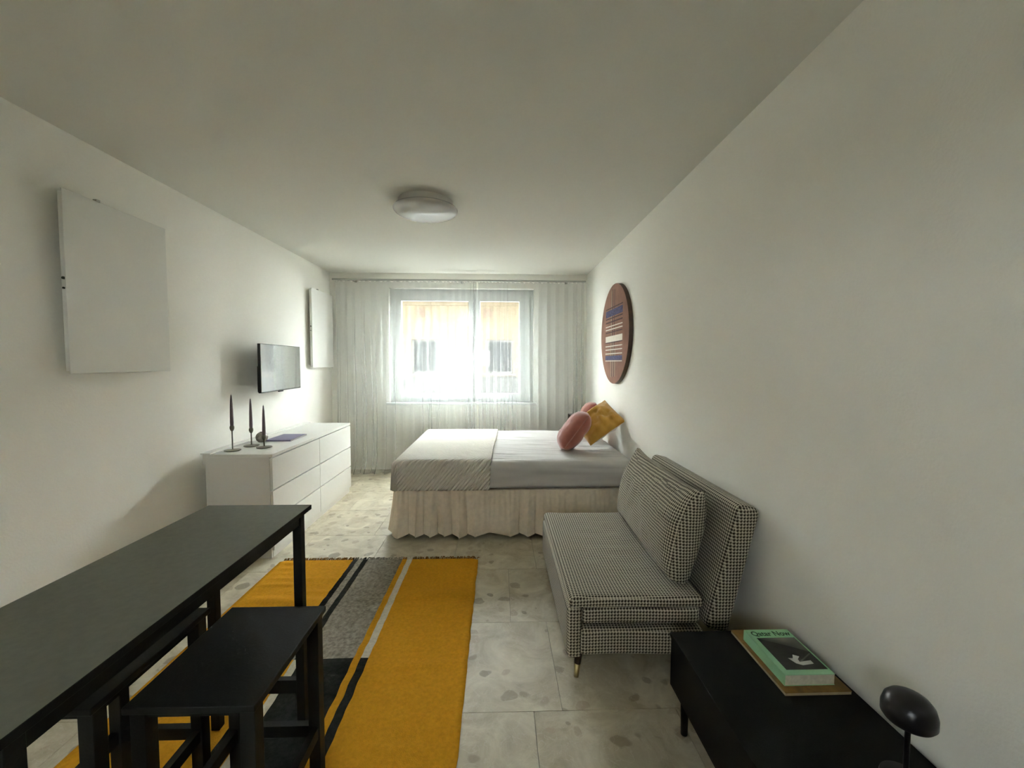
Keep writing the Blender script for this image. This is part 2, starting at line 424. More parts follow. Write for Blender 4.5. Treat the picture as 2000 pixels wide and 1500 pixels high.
# window
win = struct(bpy.data.objects.new('window_1', None)); C.objects.link(win); win.location = (-0.5, 5.75, WZ0)
FY0, FY1 = 5.72, 5.79
def frame_ring(x0, x1, z0, z1, w, y0, y1):
    return [(x0, x0 + w, y0, y1, z0, z1), (x1 - w, x1, y0, y1, z0, z1), (x0 + w, x1 - w, y0, y1, z0, z0 + w), (x0 + w, x1 - w, y0, y1, z1 - w, z1)]
fx0, fx1, fz0, fz1 = WX0 + 0.001, WX1 - 0.001, WZ0 + 0.001, WZ1 - 0.001
boxes('window_frame', frame_ring(fx0, fx1, fz0, fz1, 0.065, FY0 + 0.01, FY1 + 0.01) + [(-0.375, -0.30, FY0 + 0.01, FY1 + 0.01, fz0 + 0.065, fz1 - 0.065)], M_pvc, win)
gl = (-1.325, -0.415, 1.033, 2.29); gr = (-0.259, 0.275, 1.033, 2.29)
for (a, b, c, d), (sa, sb) in ((gl, (fx0 + 0.05, -0.345)), (gr, (-0.33, fx1 - 0.05))):
    s = boxes('sash', [(sa, a, FY0 - 0.02, FY1 - 0.02, fz0 + 0.05, fz1 - 0.05), (b, sb, FY0 - 0.02, FY1 - 0.02, fz0 + 0.05, fz1 - 0.05),
                       (a, b, FY0 - 0.02, FY1 - 0.02, fz0 + 0.05, c), (a, b, FY0 - 0.02, FY1 - 0.02, d, fz1 - 0.05)], M_pvc, win)
    box('pane', a, b, FY0 + 0.015, FY0 + 0.02, c, d, M_glass, s)
fill_win = struct(bpy.data.objects.new('added_fill_window', None)); C.objects.link(fill_win); fill_win.location = (-0.4, YF - 0.15, RWZ0)  # unseen window added as fill light for surfaces facing the camera
fr2 = boxes('window_frame', frame_ring(RWX0 + 0.001, RWX1 - 0.001, RWZ0 + 0.001, RWZ1 - 0.001, 0.09, YF - 0.18, YF - 0.11), M_pvc, fill_win)
box('pane', RWX0 + 0.09, RWX1 - 0.09, YF - 0.15, YF - 0.145, RWZ0 + 0.09, RWZ1 - 0.09, M_glass, fr2)
box('handle', -0.385, -0.365, FY0 - 0.06, FY0 - 0.021, 1.58, 1.70, M_pvc, win, bevel=0.004)
box('window_sill', WX0 - 0.04, WX1 + 0.04, YB - 0.05, FY0, WZ0 - 0.03, WZ0, M_pvc, win, bevel=0.004)

# ------------------------------------------------------------------ outside: street, added storeys blocking the sky, facing house
struct(box('ground', -40, 40, -40, 40, -4.0, -3.8, M_street))
struct(boxes('sky_blocking_storeys', [(-16, 24, YF - T, YB + T, HC + 0.26, 22), (-16, XL - T - 0.01, YF - T, YB + T, -3.8, HC + 0.26),
                               (XR + T + 0.01, 24, YF - T, YB + T, -3.8, HC + 0.26), (XL - T - 0.01, XR + T + 0.01, YB - 2, YB + T, -3.8, -0.21)], M_ownhouse, loc=(0, 0, HC + 0.26)))  # unseen tall mass, shaped to keep sky light off the facing house
FYF = 16.0
house = thing('apartment_house', 'cream rendered house across the street behind the sheer curtain', 'building', (-1.4, FYF + 3, -3.8))
cols = [-8.9, -6.0, -2.823, 0.018, 2.9, 5.8]
rows_ = [(-2.0, -0.7), (1.03, 2.33)]
WW = 1.04
xs = [-11.0]
for c in cols: xs += [c - WW / 2, c + WW / 2]
xs.append(8.5)
zs = [-3.8]
for a, b in rows_: zs += [a, b]
zs.append(4.2)
def facade_cells(zlo, zhi):
    out = []
    for i in range(len(xs) - 1):
        for j in range(len(zs) - 1):
            if i % 2 == 1 and j % 2 == 1: continue
            a, b = max(zs[j], zlo), min(zs[j + 1], zhi)
            if b - a > 0.001: out.append((xs[i], xs[i + 1], FYF, FYF + 0.35, a, b))
    return out
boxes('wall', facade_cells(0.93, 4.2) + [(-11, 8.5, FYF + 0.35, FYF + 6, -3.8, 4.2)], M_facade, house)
boxes('lower_wall', facade_cells(-3.8, 0.93), M_facadeshade, house)
box('string_course', -11, 8.5, FYF - 0.08, FYF, 3.62, 3.74, M_facade, house)
box('shading_roof', -11.4, 8.9, FYF - 2.2, FYF + 6.4, 4.2, 4.42, M_roof, house)  # overhang out of view, made deep to shade the facade from the sky
for c in cols:
    for a, b in rows_:
        w = boxes('window', frame_ring(c - WW / 2 + 0.002, c + WW / 2 - 0.002, a + 0.002, b - 0.002, 0.075, FYF + 0.10, FYF + 0.20), M_farframe, house)
        box('pane', c - WW / 2 + 0.077, c + WW / 2 - 0.077, FYF + 0.14, FYF + 0.16, a + 0.077, b - 0.077, M_shutter, w)
        box('sill', c - WW / 2 - 0.1, c + WW / 2 + 0.1, FYF - 0.1, FYF + 0.1, a - 0.06, a, M_farframe, w)
        box('lintel', c - WW / 2 - 0.08, c + WW / 2 + 0.08, FYF - 0.03, FYF, b, b + 0.05, M_vent, w)
for c in (-2.98, -0.437, 2.6):
    box('vent', c - 0.15, c + 0.15, FYF - 0.04, FYF, 3.18, 3.50, M_vent, house)

# ------------------------------------------------------------------ curtain
rail = thing('curtain_rail', 'grey curtain rail spanning the wall above the window', 'curtain rail', (-0.5, 5.5, 2.50))
box('track', XL + 0.09, XR - 0.05, 5.475, 5.515, 2.515, 2.535, M_rail, rail)
for x in (-1.9, -0.5, 0.9):
    box('bracket', x - 0.012, x + 0.012, 5.5155, YB - 0.0005, 2.515, 2.54, M_rail, rail)
def fbm(x, s): return noise.noise(Vector((x, s, 3.7)))
def curtain(name, label, x0, x1, seed, lam):
    nx, nz = 760, 34
    W = x1 - x0
    V = []
    ph = 0.0; phs = []
    for i in range(nx):
        x = x0 + W * i / (nx - 1)
        l = lam * (1 + 0.55 * fbm(x * 2.3, seed))
        ph += 2 * PI * (W / (nx - 1)) / l
        phs.append(ph)
    for i in range(nx):
        x = x0 + W * i / (nx - 1)
        amp = 0.022 + 0.030 * max(0, 0.5 + fbm(x * 3.1, seed + 5))
        shear = 0.005 + 0.016 * max(0, 0.35 + fbm(x * 3.3, seed + 9))
        for j in range(nz):
            t = j / (nz - 1)                 # 0 top, 1 floor
            z = 2.511 - t * 2.501
            grow = 0.55 + 0.75 * min(1, t * 1.6)
            drift = 0.05 * t * fbm(x * 1.7, seed + 20 + t * 0.8)
            p = phs[i] + 0.9 * fbm(x * 1.1, t * 1.5 + seed)
            yy = 5.485 + amp * grow * math.sin(p) + 0.012 * fbm(x * 9, t * 2 + seed)
            xx = x + shear * grow * math.sin(2 * p + 0.6) + drift
            if t < 0.02: z -= 0.006 * (1 + math.sin(p * 2))
            # hem pools forward on the floor
            if t > 0.9:
                k = (t - 0.9) / 0.1
                yy -= (0.10 + 0.07 * fbm(x * 2.2, seed + 3)) * k * k
                z = max(z, 0.004 + 0.02 * max(0, fbm(x * 6, seed + 7)) * k)
            else:
                yy -= 0.02 * t
            V.append((min(max(xx, x0 - 0.008), x1 + 0.008), yy, z))
    o = put(name, V, grid_faces(nx, nz), M_sheer, None, smooth=True, loc=((x0 + x1) / 2, 5.47, 0))
    return tag(o, label, 'curtain', 'sheer curtains at the window')
curtain('sheer_curtain', 'white sheer curtain on the left, behind the dresser, pooling on the floor', -2.12, -0.305, 1.3, 0.115)
curtain('sheer_curtain', 'white sheer curtain on the right, behind the bed', -0.275, 1.115, 8.1, 0.105)

# ------------------------------------------------------------------ bed
BX0, BX1, BY0, BY1 = -0.875, 1.150, 3.395, 5.045
bed = thing('bed', 'double bed with beige pleated skirt under the mattress', 'bed', (0.14, 4.22, 0))
box('base', BX0 + 0.03, BX1 - 0.01, BY0 + 0.03, BY1 - 0.02, 0.10, 0.395, M_skirt, bed, bevel=0.01)
for x, y in ((BX0 + 0.085, BY0 + 0.06), (0.10, BY0 + 0.06), (BX1 - 0.09, BY0 + 0.06), (BX0 + 0.085, BY1 - 0.09), (BX1 - 0.09, BY1 - 0.09)):
    lathe('leg', [(0.026, 0.0), (0.028, 0.04), (0.03, 0.10)], x, y, M_blackplastic, bed, n=16)
def skirt():
    # path: far foot corner -> near foot corner -> along the near side to the wall
    pts = []
    L1 = BY1 - BY0; L2 = BX1 - BX0
    n = 900; nz = 12
    V = []
    for i in range(n):
        s = (L1 + L2) * i / (n - 1)
        if s < L1: b = Vector((BX0, BY1 - s, 0)); nrm = Vector((-1, 0, 0))
        else: b = Vector((BX0 + s - L1, BY0, 0)); nrm = Vector((0, -1, 0))
        dcorner = abs(s - L1)
        if dcorner < 0.06:
            a = (s - L1 + 0.06) / 0.12 * PI / 2
            nrm = Vector((-math.cos(a), -math.sin(a), 0)); 
            b = Vector((BX0 + 0.06, BY0 + 0.06, 0)) + nrm * 0.06
        ph = s * 40 + 6.5 * fbm(s * 2.6, 4.0)
        fine = s * 150
        tang = Vector((-nrm.y, nrm.x, 0))
        for j in range(nz):
            t = j / (nz - 1)
            z = 0.398 - t * (0.363 + 0.014 * fbm(s * 7, 9) + 0.008 * math.sin(ph))
            a = 0.004 + 0.026 * t
            off = 0.004 + 0.038 * t + a * math.sin(ph + 0.5 * t) + 0.003 * (1 - t) * math.sin(fine)
            lat = 0.012 * t * math.sin(2 * ph + 1)
            p = b + nrm * off + tang * lat
            V.append((min(p.x, XR - 0.008), p.y, z))
    return put('bed_skirt', V, grid_faces(n, nz), M_skirt, bed, smooth=True)
skirt()
def mat_extra(p, u, v, w):
    x, y, z = p
    top = max(0, (z - 0.52) / 0.12)
    side = max(0, 1 - abs(y - BY0) / 0.08)
    z2 = z + 0.010 * top * (1 - ((x - 0.14) / 1.05) ** 2) * (1 - ((y - 4.22) / 0.86) ** 2)
    wr = noise.noise(Vector((x * 1.6, y * 17, 1.0))) * 0.008 + noise.noise(Vector((x * 3, y * 30 + x * 5, 4.0))) * 0.004
    z2 += wr * top * (1 if x > -0.2 else 0.3)
    yy = y + side * (0.020 * noise.noise(Vector((x * 2.0 + z * 4, z * 22, 2.0))) + 0.006 * math.sin((z - 0.4) * 30 + x))
    return (x, yy, z2)
mattress = tag(soft_block('mattress', rbox_fn(BX0 + 0.012, BX1 - 0.004, BY0 + 0.012, BY1 - 0.01, 0.400, 0.632, 0.045, mat_extra), 110, 130, 14, M_sheet, None, loc=(0.14, 4.22, 0.40)),
               'thick mattress in a white fitted sheet on the double bed', 'mattress')
def quilt():
    # flat cloth folded over the mattress edges
    top = 0.640; R = 0.05
    rx0, rx1, ry0, ry1 = BX0 + 0.045, 5.0, BY0 + 0.045, BY1 - 0.045
    na, nb = 90, 150
    V, UV = [], []
    for i in range(na):
        for j in range(nb):
            b = (ry0 - 0.262) + (ry1 - ry0 + 0.50) * j / (nb - 1)
            xe = -0.065 + 0.055 * (b - ry0) / (ry1 - ry0) + 0.008 * fbm(b * 5, 2)
            xs_ = rx0 - 0.25
            a = xs_ + (xe - xs_) * i / (na - 1)
            qx, qy = min(max(a, rx0), rx1), min(max(b, ry0), ry1)
            ex, ey = a - qx, b - qy
            e = math.hypot(ex, ey)
            crown = 0.010 * max(0, 1 - ((qx - 0.14) / 1.05) ** 2) * max(0, 1 - ((qy - 4.22) / 0.86) ** 2)
            if e < 1e-6:
                p = Vector((a, b, top + crown + 0.002 * fbm(a * 5, b * 5)))
            else:
                dx, dy = ex / e, ey / e
                th = min(e / R, PI / 2)
                h = R * math.sin(th); dz = R * (1 - math.cos(th)) + max(0, e - R * PI / 2)
                flare = 0.012 * max(0, e - R * PI / 2) / 0.2
                dz = min(dz, 0.242)
                p = Vector((qx + dx * (h + flare), qy + dy * (h + flare), top + crown * 0.3 - dz))
                p.y += 0.006 * fbm(a * 6, e * 4 + 3) * (1 if dy else 0)
            V.append(p); UV.append((a, b))
    f = grid_faces(na, nb)
    o = put('quilt', V, [q[::-1] for q in f] if False else f, M_quilt, None, smooth=True, loc=(-0.45, 4.22, 0.40))
    uvl = o.data.uv_layers.new(name='UVMap')
    for lp in o.data.loops: uvl.data[lp.index].uv = UV[lp.vertex_index]
    s = o.modifiers.new('thick', 'SOLIDIFY'); s.thickness = 0.012; s.offset = 1
    return tag(o, 'off-white quilted throw folded over the foot of the bed', 'quilt')
quilt()

def cushion(name, label, centre, e1, e2, w, h, t, m, m_back=None, group=None, wr=0.006, seed=0, pinch=0.10, corner=0.0, full=3.4):
    e1 = Vector(e1).normalized(); e2 = Vector(e2); e2 = (e2 - e1 * e1.dot(e2)).normalized(); nrm = e1.cross(e2)
    c = Vector(centre)
    n = 33
    V, F, mi = [], [], []
    def pt(u, v, sgn):
        # outline with pinched sides and soft pointed corners
        px = u * w / 2 * (1 - pinch * (1 - v * v) * abs(u) ** 3 * 0.0) * (1 - pinch * (1 - abs(v) ** 2.0) * abs(u) ** 2)
        py = v * h / 2 * (1 - pinch * (1 - abs(u) ** 2.0) * abs(v) ** 2)
        prof = ((1 - abs(u) ** full) * (1 - abs(v) ** full)) ** 0.6
        z = sgn * t / 2 * prof
        z += wr * noise.noise(Vector((u * 3.2 + seed, v * 3.2, sgn))) * prof + wr * 0.6 * noise.noise(Vector((u * 2 + v * 7 + seed, v * 2 - u * 5, 3 * sgn))) * prof
        k = 1 - corner * (u * v) ** 2
        return c + e1 * px * k + e2 * py * k + nrm * z
    for sgn in (1, -1):
        base = len(V)
        for i in range(n):
            for j in range(n):
                u, v = math.sin((i / (n - 1) - 0.5) * PI), math.sin((j / (n - 1) - 0.5) * PI)
                V.append(pt(u, v, sgn))
        for q in grid_faces(n, n):
            g = tuple(k + base for k in q)
            F.append(g if sgn > 0 else g[::-1]); mi.append(0 if sgn > 0 or m_back is None else 1)
    root = thing(name, label, 'cushion', c - Vector((0, 0, t / 2)), group)
    o = put('cover', V, F, [m] + ([m_back] if m_back else []), root, smooth=True, midx=mi)
    bmx = bmesh.new(); bmx.from_mesh(o.data); bmesh.ops.remove_doubles(bmx, verts=bmx.verts, dist=1e-5); bmx.to_mesh(o.data); bmx.free()
    # piped seam round the rim
    ring = []
    N_ = 25
    ts = [math.sin((i / (N_ - 1) - 0.5) * PI) for i in range(N_)]
    ring = [pt(a, -1, 1) for a in ts] + [pt(1, a, 1) for a in ts[1:]] + [pt(a, 1, 1) for a in ts[::-1][1:]] + [pt(-1, a, 1) for a in ts[::-1][1:-1]]
    V2, F2 = [], []; k = 6; r = 0.0035
    for i, p in enumerate(ring):
        d = (ring[(i + 1) % len(ring)] - ring[i - 1])
        d = d.normalized() if d.length > 1e-9 else e1
        a = nrm; b = d.cross(a).normalized()
        for q in range(k):
            th = 2 * PI * q / k; V2.append(p + a * r * math.cos(th) + b * r * math.sin(th))
    for i in range(len(ring)):
        i2 = (i + 1) % len(ring)
        for q in range(k): F2.append((i * k + q, i * k + (q + 1) % k, i2 * k + (q + 1) % k, i2 * k + q))
    put('seam', V2, F2, m, root, smooth=True)
    return root
cushion('velvet_cushion', 'mustard yellow velvet cushion leaning against the wall at the bed head', (0.978, 4.045, 0.874), (0.82, 0.0, 0.58), (-0.31, 0.86, 0.43), 0.43, 0.41, 0.19, M_yellow, M_backing, 'cushions on the bed', wr=0.045, seed=2, pinch=0.09, corner=0.06, full=2.3)
cushion('velvet_cushion', 'dusty pink velvet cushion, front one leaning beside the mustard cushion', (0.702, 3.84, 0.824), (0.60, 0.02, 0.80), (0.1, 1, 0), 0.42, 0.38, 0.20, M_pink, None, 'cushions on the bed', wr=0.008, seed=5, pinch=0.02, corner=0.13)
cushion('velvet_cushion', 'terracotta pink cushion standing behind the front pink cushion', (0.955, 4.49, 0.845), (0.42, 0.05, 0.90), (0.1, 1, 0), 0.41, 0.40, 0.17, M_red, None, 'cushions on the bed', wr=0.008, seed=11, pinch=0.03, corner=0.10)

# bedside stand in the corner
ns = thing('bedside_stand', 'small dark wooden stand in the corner between bed and curtain', 'bedside table', (1.06, 5.21, 0))
box('top', 0.895, 1.17, 5.10, 5.32, 0.745, 0.80, M_walnut, ns, bevel=0.004)
for x in (0.915, 1.12):
    for y in (5.115, 5.28): box('leg', x, x + 0.03, y, y + 0.03, 0, 0.745, M_walnut, ns)

# ------------------------------------------------------------------ dresser
DX0, DX1, DY0, DY1 = -2.142, -1.662, 3.062, 4.662
dr = thing('dresser', 'white six-drawer dresser against the left wall', 'dresser', ((DX0 + DX1) / 2, (DY0 + DY1) / 2, 0))
box('top', DX0, DX1, DY0, DY1, 0.757, 0.78, M_white, dr, bevel=0.0015)
for y0 in (DY0, DY1 - 0.02):
    box('side_panel', DX0, DX1 - 0.021, y0, y0 + 0.02, 0, 0.757, M_white, dr, bevel=0.001)
box('back_panel', DX0, DX0 + 0.008, DY0 + 0.02, DY1 - 0.02, 0.03, 0.757, M_white, dr)
box('plinth', DX1 - 0.035, DX1 - 0.018, DY0 + 0.02, DY1 - 0.02, 0, 0.058, M_white, dr)
box('divider', DX0 + 0.01, DX1 - 0.022, 3.852, 3.868, 0.058, 0.757, M_white, dr)
for (a, b) in ((DY0, 3.864), (3.868, DY1)):
    for (z0, z1) in ((0.060, 0.286), (0.296, 0.504), (0.514, 0.748)):
        d = box('drawer', DX1 - 0.018, DX1, a + 0.001, b - 0.001, z0, z1, M_white, dr, bevel=0.0015)
        box('drawer_box', DX0 + 0.05, DX1 - 0.019, a + 0.03, b - 0.03, z0 + 0.01, z1 - 0.05, M_white, d)
        # finger lip along the upper edge
        box('lip', DX1 - 0.036, DX1 - 0.0185, a + 0.004, b - 0.004, z1 - 0.012, z1 - 0.002, M_white, d)
box('back_ledge', -2.168, -2.098, DY0 - 0.012, DY1, 0.781, 0.792, M_white, dr, bevel=0.002)
# rear rail closes the gap to the wall
box('wall_filler', -2.168, DX0 - 0.002, DY0 + 0.01, DY1, 0.70, 0.7805, M_white, dr)

def holder(x, y, hh, label_h, label_c):
    z = 0.7806
    t = thing('candle_holder', label_h, 'candle holder', (x, y, z), 'candle holders on the dresser')
    lathe('foot', [(0.050, z), (0.056, z + 0.003), (0.056, z + 0.006), (0.03, z + 0.009), (0.006, z + 0.012)], x, y, M_holder, t, n=36)
    lathe('stem', [(0.0048, z + 0.011), (0.0042, z + hh - 0.02)], x, y, M_holder, t, n=12)
    lathe('cup', [(0.004, z + hh - 0.022), (0.011, z + hh - 0.014), (0.0155, z + hh), (0.0155, z + hh + 0.012), (0.012, z + hh + 0.022)], x, y, M_holder, t, n=24)
    c = thing('candle', label_c, 'candle', (x, y, z + hh + 0.0225), 'taper candles on the dresser')
    zc = z + hh + 0.0225
    lathe('taper', [(0.0115, zc), (0.0125, zc + 0.02), (0.0105, zc + 0.12), (0.0075, zc + 0.19), (0.0035, zc + 0.232)], x, y, M_candle, c, n=20)
    lathe('wick', [(0.001, zc + 0.232), (0.0008, zc + 0.240)], x, y, M_blackplastic, c, n=6)
holder(-2.027, 3.194, 0.170, 'tallest slim brass candle holder, nearest the left wall on the dresser', 'mauve taper candle in the tallest holder')
holder(-1.990, 3.372, 0.125, 'middle-height brass candle holder, beside the round vase', 'mauve taper candle in the middle-height holder')
holder(-1.853, 3.307, 0.078, 'shortest brass candle holder, nearest the dresser front', 'mauve taper candle in the shortest holder')
bv = thing('ball_vase', 'small round mottled vase with a hole on top behind the candles', 'vase', (-2.005, 3.545, 0.781))
prof = []
for k in range(3, 17):
    a = -PI / 2 + PI * k / 18
    prof.append((0.046 * math.cos(a), 0.78 + 0.0435 + 0.0455 * math.sin(a)))
z_low = prof[0][1]
prof = [(r, z - (z_low - 0.7812)) for r, z in prof]
body = lathe('body', prof, -2.005, 3.545, M_vase, bv, n=36)
lathe('mouth', [(prof[-1][0] * 1.02, prof[-1][1] - 0.001), (prof[-1][0] * 0.9, prof[-1][1] + 0.0025), (prof[-1][0] * 0.55, prof[-1][1] + 0.001)], -2.005, 3.545, M_artedge, bv, n=24)
nb = thing('notebook', 'lavender notebook lying flat on the dresser', 'notebook', (-1.88, 3.715, 0.7805))
box('pages', -1.984, -1.778, 3.566, 3.864, 0.7825, 0.7905, M_paper, nb)
box('cover', -1.986, -1.775, 3.563, 3.866, 0.7905, 0.7925, M_lavender, nb)
box('cover', -1.986, -1.775, 3.563, 3.866, 0.7805, 0.7825, M_lavender, nb)
box('spine', -1.986, -1.775, 3.561, 3.563, 0.7805, 0.7925, M_lavender, nb)

# ------------------------------------------------------------------ things on the walls
def wall_panel(label, y0, y1, z0, z1):
    x = -2.18
    p = thing('heating_panel', label, 'wall panel', (XL, (y0 + y1) / 2, z0), 'white panels on the left wall')
    box('face', x - 0.006, x, y0, y1, z0, z1, M_panel, p, bevel=0.002)
    box('case', x - 0.034, x - 0.0065, y0 + 0.012, y1 - 0.012, z0 + 0.012, z1 - 0.012, M_panel, p)
    for yy in (y0 + 0.12, y1 - 0.14):
        box('bracket', XL + 0.0005, x - 0.034, yy, yy + 0.04, z0 + 0.1, z1 - 0.1, M_panel, p)
    ys = y0 + 0.28 * (y1 - y0)
    box('clip', x - 0.02, x + 0.001, ys, ys + 0.022, z1, z1 + 0.012, M_clip, p, bevel=0.001)
    zm = (z0 + z1) / 2
    o = tube('screw', (x - 0.02, y0 + 0.012, zm + 0.02), (x - 0.02, y0 + 0.004, zm + 0.02), 0.007, 0.007, M_screw, p)
    tube('screw', (x - 0.022, y0 + 0.012, zm - 0.03), (x - 0.022, y0 + 0.006, zm - 0.03), 0.005, 0.005, M_screw, p)
wall_panel('white wall panel above the black table, the nearer of the two panels', 2.181, 2.825, 1.393, 2.322)
wall_panel('white wall panel beside the curtain, past the television', 4.94, 5.545, 1.391, 2.322)

tv = thing('television', 'slim flat television on a wall mount above the dresser', 'television', (XL, 4.02, 1.18))
TYC, TZ0 = 4.03, 1.184
ta = math.radians(-3.2)
def tvbox(name, u0, u1, d0, d1, z0, z1, m, parent, bevel=0.0):
    """u along the screen, d out of the wall, both from the hinge point"""
    v, f = bxg(d0, d1, u0, u1, z0, z1)
    V = [(-2.066 + x * math.cos(ta) + y * math.sin(ta), TYC - x * math.sin(ta) + y * math.cos(ta), z) for x, y, z in v]
    return put(name, V, f, m, parent, bevel=bevel)
tvbox('case', -0.403, 0.403, -0.026, -0.001, 1.186, 1.615, M_blackplastic, tv, 0.003)
tvbox('rear_box', -0.36, 0.36, -0.055, -0.0265, 1.19, 1.42, M_blackplastic, tv, 0.006)
tvbox('screen', -0.400, 0.390, -0.001, 0.0006, 1.196, 1.609, M_screen, tv)
tvbox('sensor', -0.08, 0.0, -0.012, 0.003, 1.176, 1.186, M_blackplastic, tv)
wm = box('wall_mount', XL + 0.0005, XL + 0.012, 3.94, 4.10, 1.32, 1.50, M_blackplastic, tv)
box('arm', XL + 0.012, -2.12, 3.99, 4.05, 1.37, 1.41, M_blackplastic, wm)

# round art disc on the right wall
art = thing('wall_disc', 'large round terracotta wall art with indigo and cream bars', 'wall art', (XR, 4.15, 1.25))
ACY, ACZ, AR = 4.155, 1.747, 0.498
AX = 1.150
def disc(name, x0, x1, r, m):
    n = 72; V, F = [], []
    for x in (x0, x1):
        for k in range(n):
            a = 2 * PI * k / n; V.append((x, ACY + r * math.cos(a), ACZ + r * math.sin(a)))
    for k in range(n): F.append((k, (k + 1) % n, n + (k + 1) % n, n + k))
    F.append(tuple(range(n - 1, -1, -1))); F.append(tuple(range(n, 2 * n)))
    return put(name, V, F, m, art)
disc('board', AX + 0.001, XR - 0.001, AR, M_artedge)
disc('face', AX, AX + 0.001, AR - 0.001, M_terra)
for yy, z0, z1, m in ((4.235, 1.31, 2.19, M_artwhite), (4.20, 1.32, 2.20, M_artdark), (4.165, 1.32, 1.70, M_artwhite), (4.13, 1.32, 2.19, M_artdark), (4.095, 1.32, 1.60, M_artwhite)):
    box('stripe', AX - 0.0012, AX - 0.0002, yy - 0.008, yy + 0.008, z0, z1, M_artdark if m is M_artdark else M_tan, art)
BARS = [(2.012, 2.024, 'd'), (1.932, 2.000, 'i'), (1.908, 1.920, 'd'), (1.870, 1.883, 'd'), (1.829, 1.839, 'w'), (1.796, 1.807, 'w'), (1.767, 1.778, 'd'),
        (1.662, 1.672, 'd'), (1.672, 1.733, 'w'), (1.624, 1.634, 'w'), (1.588, 1.598, 'w'), (1.547, 1.557, 'w'), (1.486, 1.531, 'i'), (1.473, 1.483, 'w')]  # dark bar below the thick cream one is its painted shadow
for i, (z0, z1, k) in enumerate(BARS):
    dx = 0.0022 + 0.0002 * (i % 2)
    box('bar', AX - dx, AX - 0.0013, 3.850, 4.452, z0, z1, {'d': M_artdark, 'i': M_indigo, 'w': M_artwhite}[k], art)

# ceiling light
lx, ly = -0.545, 3.155
cl = thing('ceiling_light', 'round white opal dome light on the ceiling', 'ceiling light', (lx, ly, HC))
lathe('base_plate', [(0.19, HC - 0.055), (0.20, HC - 0.05), (0.20, HC)][::-1][::-1], lx, ly, M_white, cl, n=48)
dome = [(0.232, HC - 0.052), (0.236, HC - 0.058)]
for k in range(1, 13):
    a = PI / 2 * k / 12
    dome.append((0.236 * math.cos(a) + 1e-4, HC - 0.058 - 0.062 * math.sin(a)))
lathe('shade', dome[::-1], lx, ly, M_opal, cl, n=64)

